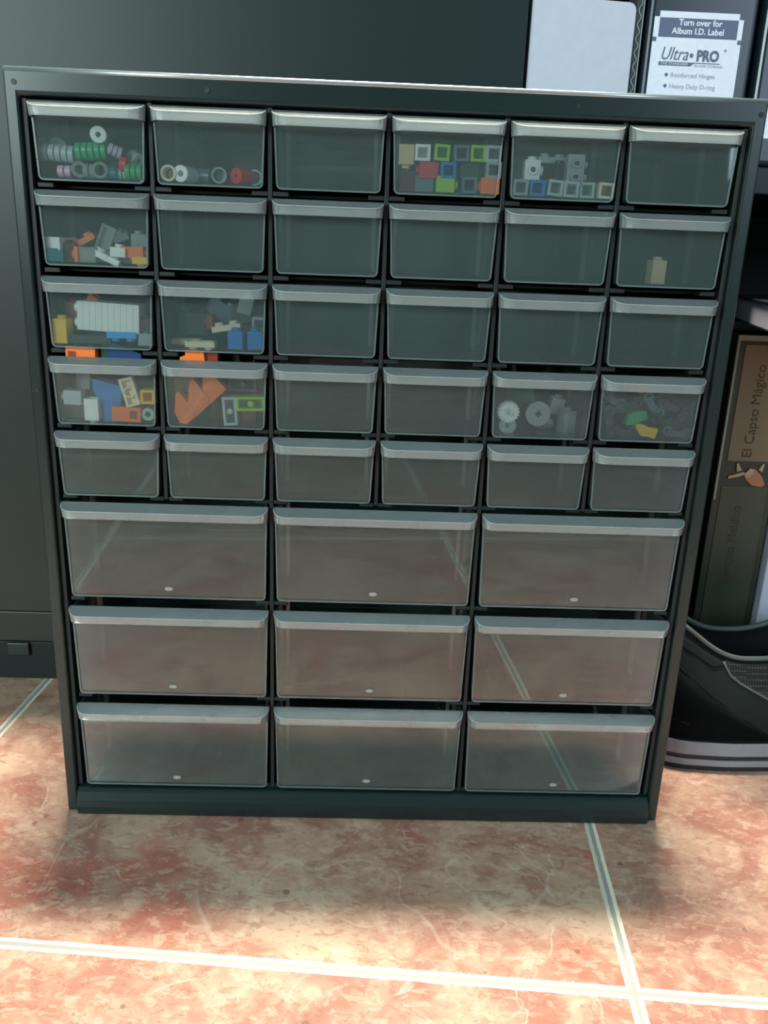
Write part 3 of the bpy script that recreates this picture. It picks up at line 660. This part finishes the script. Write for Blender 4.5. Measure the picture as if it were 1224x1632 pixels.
# --- fourth row, first drawer
R4 = 'in fourth row drawer one'
e = brick('orange brick with a square hole rising above the handle ' + R4, P(128, 567, 3, 4, 4), 2, 1, 9.6, 'orange', (0, 2, 0), studs=False)
bm = bmesh.new(); box(bm, -0.0066, -0.0024, -0.0041, -0.0035, -0.0022, 0.0022); link('square_hole', bm, M['reddish_brown'], e)
poly('slope_brick', 'navy slope rising above the handle ' + R4, 'toy brick', P(198, 563, 3, 4, 4, 0.004), [[(-10, -6), (9, -6), (9, 0), (-8, 6)]], 'navy', 8)
brick('dark green brick behind the orange one ' + R4, P(172, 567, 3, 4, 5, 0.006), 1, 1, 10, 'dark_green', UP)
brick('pale blue grey brick lying sideways, stud to the left ' + R4, P(115, 634, 3, 4, 4), 1, 1, 9.6, 'light_grey', (0, -88, 0))
brick('white brick standing on end below the blue slope ' + R4, P(145, 651, 3, 4, 6), 1, 1, 12, 'white', DN)
brick('grey brick behind the handle, upper middle ' + R4, P(132, 600, 3, 4, 6, 0.016), 1, 1, 14, 'grey', (0, 5, 0))
q = [(145, 603), (193, 617), (192, 645), (185, 648), (183, 672), (164, 672), (158, 640), (147, 622)]
c0 = at(170, 637, 0.005)
poly('slope_brick', 'large blue sloped brick in the middle ' + R4, 'toy brick', (c0.x, 0.011, c0.z), [[((at(x, y, 0.005) - c0).x * 1000, (at(x, y, 0.005) - c0).z * 1000) for x, y in q]], 'blue', 10)
e = brick('cream plate seen from below, leaning at the upper right ' + R4, P(206, 625, 3, 2, 6), 2, 1, 4.5, 'cream', (-90, 75, 0), name='toy_plate', cat='toy plate', tubes=True)
brick('yellow hollow brick end at the right side ' + R4, P(235, 633, 3, 4.8, 4), 1, 1, 9.6, 'yellow', HOL)
e = brick('orange brick with a square hole lying on the floor ' + R4, P(201, 661, 3, 4, 4), 2, 1, 8.2, 'orange', (0, 2, 0), studs=False)
bm = bmesh.new(); box(bm, 0.0020, 0.0060, -0.0041, -0.0035, -0.0022, 0.0022); link('square_hole', bm, M['reddish_brown'], e)
round_part('grey green round part below the yellow brick at right ' + R4, P(235, 660, 3, 4, 4, 0.003), 'greenish', 3.6, 7, 1.6)
brick('grey brick on the floor in the left corner ' + R4, P(113, 660, 3, 4, 4, 0.008), 2, 1, 8, 'dark_grey', UP)
# --- fourth row, second drawer
R4b = 'in fourth row drawer two'
e = piece('slope_brick_stack', 'three big orange slope bricks joined in a zigzag ' + R4b, 'toy bricks', (0, 0, 0))
c0 = at(318, 638, 0.0020); e.location = (c0.x, 0.0065, c0.z)
for pl in ([(279, 627), (283, 624), (298, 640), (311, 655), (311, 665), (297, 677), (286, 674), (278, 657)],
           [(299, 641), (301, 609), (308, 604), (321, 622), (333, 634), (333, 646), (311.5, 665), (311.5, 655)],
           [(322, 622), (323, 598), (331, 589), (361, 621), (333.5, 645.5), (333.5, 634)]):
    bm = bmesh.new(); prism(bm, [((at(x, y, 0.0020) - c0).x, (at(x, y, 0.0020) - c0).z) for x, y in pl], -0.0042, 0.0042); link('slope_brick', bm, M['orange'], e, bevel=0.00025)
poly('slope_brick', 'orange slope rising above the handle ' + R4b, 'toy brick', P(307, 573, 3, 4, 5, 0.0019), [[(-7, -7), (7, -7), (6, 5), (-4, 5), (-4, 2), (-7, 1)]], 'orange', 8)
brick('dark red brown brick rising above the handle ' + R4b, P(335, 577, 3, 4, 5, 0.004), 1, 1, 12, 'reddish_brown', (0, 4, 0), studs=False)
e = brick('grey two-stud brick seen from below, standing on end ' + R4b, P(366, 651.5, 3, 4.8, 7.5), 2, 1, 9.6, 'light_grey', (-90, 86, 0), pin=True, studs=False)
e = brick('lime two-stud brick seen from below, lying level ' + R4b, P(399, 644, 3, 4.8, 4), 2, 1, 9.6, 'lime', (-90, -2, 0), pin=True, studs=False)
brick('dim grey brick seen from below behind the lime one ' + R4b, P(386, 613, 3, 4.8, 4, 0.018), 2, 1, 9.6, 'slate', HOL, pin=True, studs=False)
brick('dull tan brick high at the left ' + R4b, P(289, 610, 3, 4, 4, 0.018), 2, 1, 9.6, 'tan', (0, 4, 0))
brick('orange brick glimpsed on the floor at the right ' + R4b, P(393, 664, 3, 4, 4, 0.016), 1, 1, 9.6, 'orange', (0, 0, 20))
brick('brown brick glimpsed in the middle ' + R4b, P(342, 660, 3, 4, 4, 0.016), 1, 1, 9.6, 'brown', (0, 20, 20))
brick('dark green brick in the upper right corner ' + R4b, P(412, 605, 3, 4, 4, 0.02), 1, 1, 9.6, 'dark_green', UP)
# --- fourth row, fifth drawer: gear and wheels
R4e = 'in fourth row drawer five'
def gear(label, pos, color, rad, teeth, hole, depth=4, name='toy_gear', cat='toy gear', scale=1):
    e = piece(name, label, cat, pos); bm = bmesh.new()
    O = []
    for i in range(teeth * 4):
        a = 2 * PI * i / (teeth * 4); rr = rad * (1.0 if i % 4 in (0, 1) else 0.88); O.append((rr * math.cos(a) * MM, rr * math.sin(a) * MM))
    I = [(rad * 0.62 * math.cos(2 * PI * i / (teeth * 4)) * MM, rad * 0.62 * math.sin(2 * PI * i / (teeth * 4)) * MM) for i in range(teeth * 4)]
    d = depth / 2 * MM; n = len(O)
    a_, b_, c_, f_ = [[bm.verts.new((x, y, z)) for x, z in L_] for L_, y in ((O, -d), (O, d), (I, -d * 0.3), (I, d))]
    for i in range(n):
        j = (i + 1) % n
        bm.faces.new((a_[i], a_[j], b_[j], b_[i])); bm.faces.new((a_[i], c_[i], c_[j], a_[j])); bm.faces.new((b_[i], b_[j], f_[j], f_[i]))
    bm.faces.new(c_); bm.faces.new(f_[::-1])
    link('toothed_ring', bm, M[color], e)
    bm = bmesh.new(); cyl(bm, rad * 0.33 * MM, -depth * 0.7 * MM, d, 0, 0, 20, hole=hole * MM, axis='y'); link('hub', bm, M[color], e)
    return e
gear('white toothed gear against the left side ' + R4e, P(811, 657, 3, 3, 6.2), 'white', 6.2, 20, 1.4, 5)
e = piece('toy_disc', 'grey disc with a cross shaped hole ' + R4e, 'toy wheel', P(858, 660, 3, 1.5, 6.7))
bm = bmesh.new(); cyl(bm, 0.0069, -0.0012, 0.0012, 0, 0, 40, axis='y'); link('disc', bm, M['grey'], e, bevel=0.0002)
bm = bmesh.new(); box(bm, -0.0018, 0.0018, -0.0014, -0.0008, -0.0007, 0.0007); box(bm, -0.0007, 0.0007, -0.0014, -0.0008, -0.0018, 0.0018); link('cross_hole', bm, M['dark_grey'], e)
round_part('pale round part half hidden on the floor under the gear ' + R4e, P(808, 692, 3, 2, 3.2, 0.009), 'light_grey', 5.0, 3, 1.4)
brick('grey upright block with two prongs at the right ' + R4e, P(905, 672, 3, 4, 5, 0.014), 1, 1, 13, 'grey', (0, 0, 20))
brick('grey block behind the disc at the upper right ' + R4e, P(888, 648, 3, 4, 4, 0.022), 1, 1, 9.6, 'grey', (0, 12, 0))
brick('greenish block far back behind the gear ' + R4e, P(830, 628, 3, 4, 4, 0.03), 2, 1, 9.6, 'dark_green', (0, -5, 0))
round_part('pale disc lying low behind the grey one ' + R4e, P(868, 685, 3, 2, 3, 0.018), 'greenish', 5.0, 3, 1.0, (60, 0, 0))
# --- fourth row, last drawer: dark connector parts
R4f = 'in fourth row drawer six'
def connector(label, pos, color, rot, s=1.0):
    e = piece('connector_part', label, 'toy connector', pos, rot); bm = bmesh.new()
    box(bm, -0.005 * s, 0.005 * s, -0.002, 0.002, -0.002, 0.002); link('bar', bm, M[color], e, bevel=0.0004)
    for x in (-0.005 * s, 0.005 * s):
        bm = bmesh.new(); cyl(bm, 0.0031, -0.002, 0.002, x, 0.001, 16, hole=0.0014, axis='y'); link('ring', bm, M[color], e, bevel=0.0002)
    return e
poly('toy_flipper', 'green pointed part left of the yellow one ' + R4f, 'toy part', P(1013, 667, 3, 3, 4, 0.004), [[(-5, -4), (-4, 2), (1, 4), (6, 4), (7, 0), (3, -2), (0, -4)]], 'green', 5)
poly('toy_flipper', 'yellow angled part, the brightest piece ' + R4f, 'toy part', P(1032, 683, 3, 3, 4, 0.0019), [[(-7, 4), (-2, 3.6), (1, 2), (6.5, 1.5), (5, -4.5), (1, -3.4), (-3, -3), (-6, 1)]], 'yellow', 5)
for i, (px, py, c, ry, yf, w) in enumerate(((978, 640, 'dark_grey', 30, 0.012, 'dark connector near the upper left corner '), (972, 672, 'dark_grey', 75, 0.008, 'dark connector standing at the left side '), (1003, 648, 'dark_green', -20, 0.012, 'dark green connector above the green part '),
                                           (1040, 648, 'slate', 50, 0.010, 'slate grey connector above the yellow part '), (1052, 632, 'dark_grey', -35, 0.018, 'dark grey connector at the upper middle '), (1072, 650, 'dark_grey', 15, 0.010, 'dark grey connector right of the grey one '),
                                           (1085, 668, 'dark_grey', -40, 0.006, 'dark connector tilted near the right side '), (1062, 674, 'black', 10, 0.005, 'black connector right of the yellow part '), (995, 688, 'black', 0, 0.006, 'black connector on the floor below the green part '),
                                           (1080, 690, 'dark_grey', 5, 0.004, 'dark grey connector on the floor at the right '), (1028, 629, 'orange', 60, 0.022, 'dull orange connector at the top of the pile '))):
    connector(w + R4f, P(px, py, 3, 2, 2.2, yf), c, (10 * (i % 3) - 10, ry, 0), 1.0 + 0.15 * (i % 2))

# ------------------------------------------------------------------ shoe
sh = empty('sneaker', (0.33, 0.10, 0)); tag(sh, 'black slip-on sneaker with two grey sole stripes, on the floor right of the cabinet', 'shoe')
ox, oy = 0.33, 0.10
def lin(tab, x):
    if x <= tab[0][0]: return tab[0][1]
    for (a, va), (b, vb) in zip(tab, tab[1:]):
        if x <= b: return va + (vb - va) * (x - a) / (b - a)
    return tab[-1][1]
def lerp(tab, x, w=0.009):
    w = min(w, max(0.0, x - tab[0][0]), max(0.0, tab[-1][0] - x))
    return sum(lin(tab, x + w * k / 4) for k in range(-4, 5)) / 9
near = [(0.198, 0.095), (0.205, 0.074), (0.225, 0.063), (0.26, 0.060), (0.31, 0.062), (0.36, 0.058), (0.42, 0.058), (0.46, 0.072), (0.475, 0.098)]
far = [(0.198, 0.105), (0.205, 0.126), (0.225, 0.138), (0.26, 0.142), (0.31, 0.142), (0.36, 0.150), (0.42, 0.154), (0.46, 0.140), (0.475, 0.112)]
rimt = [(0.198, 0.112), (0.215, 0.109), (0.230, 0.099), (0.245, 0.087), (0.262, 0.080), (0.290, 0.0805), (0.320, 0.090), (0.345, 0.097), (0.36, 0.092), (0.42, 0.066), (0.46, 0.050), (0.475, 0.035)]
dip = [(0.198, 0.0), (0.215, 0.045), (0.24, 0.058), (0.30, 0.050), (0.335, 0.035), (0.352, 0.0), (0.48, 0.0)]
XS = [0.198, 0.2, 0.205, 0.21] + [round(0.215 + 0.005 * i, 3) for i in range(30)] + [0.37, 0.385, 0.40, 0.42, 0.44, 0.455, 0.465, 0.471, 0.475]
bm = bmesh.new(); rings = []; rn, rf = [], []
for x in XS:
    a, b, z, d = lerp(near, x), lerp(far, x), lerp(rimt, x), lerp(dip, x); h = z - 0.022; w = b - a; ins = min(0.016, w * 0.25)
    pts = [(a, 0.022), (a - 0.002, 0.022 + h * 0.18), (a, 0.022 + h * 0.4), (a + ins * 0.35, 0.022 + h * 0.65), (a + ins * 0.75, 0.022 + h * 0.88), (a + ins, z)]
    mid_ = [(a + ins + w * 0.03, z - 0.001 - d * 0.5), (a + ins + w * 0.05, z - d + 0.001), (a + w * 0.5, z - d + (0.006 if d < 0.01 else 0)), (b - ins - w * 0.05, z - d + 0.001), (b - ins - w * 0.03, z - 0.001 - d * 0.5)]
    p2 = [(b - ins, z), (b - ins * 0.75, 0.022 + h * 0.88), (b - ins * 0.35, 0.022 + h * 0.65), (b, 0.022 + h * 0.4), (b + 0.002, 0.022 + h * 0.18), (b, 0.022)]
    rings.append([bm.verts.new((x - ox, y - oy, zz)) for y, zz in pts + mid_ + p2]); rn.append(Vector((x - ox, a + ins - oy, z))); rf.append(Vector((x - ox, b - ins - oy, z)))
for r0, r1 in zip(rings, rings[1:]):
    for i in range(len(r0) - 1):
        f = bm.faces.new((r0[i], r1[i], r1[i + 1], r0[i + 1])); f.material_index = 1 if 5 <= i <= 10 else 0
bm.faces.new(rings[0]); bm.faces.new(rings[-1][::-1])
for f in bm.faces:
    if f.material_index == 1 and f.calc_center_median().x > 0.352 - ox: f.material_index = 0
link('upper', bm, [M['shoemid'], M['lining']], sh, smooth=True)
k1 = XS.index(0.34)
bm = bmesh.new(); tube(bm, [v + Vector((0, 0, 0.0003)) for v in rn[2:k1 + 1]], 0.0018, 8); link('collar', bm, M['collar'], sh, smooth=True)
bm = bmesh.new(); tube(bm, [v + Vector((0, 0, 0.0003)) for v in rf[2:k1 + 1]], 0.0022, 8); link('collar', bm, M['collar'], sh, smooth=True)
bm = bmesh.new(); tube(bm, [rn[2], rn[0] + Vector((0, 0.0, 0.001)), rf[0] + Vector((0, 0, 0.001)), rf[2]], 0.0019, 8); link('collar', bm, M['collar'], sh, smooth=True)
def side_y(x, z):
    a, b, zt = lerp(near, x), lerp(far, x), lerp(rimt, x); h = zt - 0.022; ins = min(0.016, (b - a) * 0.25); t = (z - 0.022) / h
    T = [(0, 0), (0.18, -0.002), (0.4, 0), (0.65, ins * 0.35), (0.88, ins * 0.75), (1, ins)]
    for (p, q_), (u, v) in zip(T, T[1:]):
        if t <= u: return a + q_ + (v - q_) * max(0, (t - p) / (u - p))
    return a + ins
def on_side(x, z, off=0.0006): return (x - ox, side_y(x, z) - oy - off, z)
bm = bmesh.new()                                           # perforated quarter
G = [[bm.verts.new(on_side(x, zb_ + (lerp(rimt, x) - 0.003 - zb_) * k / 5, 0.0006)) for k in range(6)] for x, zb_ in ((0.254, 0.0765), (0.258, 0.070), (0.265, 0.065), (0.275, 0.060), (0.285, 0.055), (0.30, 0.050), (0.32, 0.046), (0.335, 0.046))]
for a, b in zip(G, G[1:]):
    for i in range(5): bm.faces.new((a[i], b[i], b[i + 1], a[i + 1]))
bmesh.ops.solidify(bm, geom=bm.faces[:], thickness=0.0003)
link('mesh_panel', bm, M['meshfabric'], sh, smooth=True)
for nm, L_, r in (('seam', [(0.253, 0.079), (0.255, 0.075), (0.258, 0.070), (0.265, 0.065), (0.275, 0.060), (0.285, 0.055), (0.30, 0.050), (0.32, 0.046)], 0.0008),
                  ('seam', [(0.206, 0.089), (0.222, 0.074), (0.245, 0.056), (0.276, 0.036), (0.288, 0.028)], 0.0006),
                  ('seam', [(0.206, 0.102), (0.225, 0.088), (0.245, 0.076), (0.253, 0.077)], 0.0006)):
    bm = bmesh.new(); tube(bm, [on_side(x, z, 0.0003) for x, z in L_], r, 6); link(nm, bm, M['collar'] if r > 0.0007 else M['leather'], sh, smooth=True)
bm = bmesh.new()
G = [[bm.verts.new(on_side(x, 0.0235 + (zt_ - 0.0235) * k / 5, 0.0007)) for k in range(6)] for x, zt_ in ((0.205, 0.088), (0.213, 0.080), (0.222, 0.072), (0.233, 0.0625), (0.245, 0.054), (0.26, 0.045), (0.276, 0.035), (0.29, 0.027))]
for a, b in zip(G, G[1:]):
    for i in range(5): bm.faces.new((a[i], b[i], b[i + 1], a[i + 1]))
bmesh.ops.solidify(bm, geom=bm.faces[:], thickness=0.0003)
link('heel_patch', bm, M['leather'], sh, smooth=True)
def outline(off):
    L_ = [(x, lerp(near, x) - off) for x in XS] + [(x, lerp(far, x) + off) for x in XS[::-1]]
    return [((x - ox) * (1 + off * 4), y - oy) for x, y in L_]
def slab(name, off, z0, z1, mat):
    bm = bmesh.new(); P_ = outline(off); a = [bm.verts.new((x, y, z0 + 0.00)) for x, y in P_]; b = [bm.verts.new((x, y, z1)) for x, y in P_]
    bm.faces.new(a[::-1]); bm.faces.new(b)
    for i in range(len(P_)): bm.faces.new((a[i], a[(i + 1) % len(P_)], b[(i + 1) % len(P_)], b[i]))
    return link(name, bm, M[mat], sh)
slab('sole', 0.0032, 0.0, 0.0232, 'rubber')
slab('sole_stripe', 0.0042, 0.0128, 0.0230, 'stripe'); slab('sole_stripe', 0.0042, 0.0042, 0.0090, 'stripe')
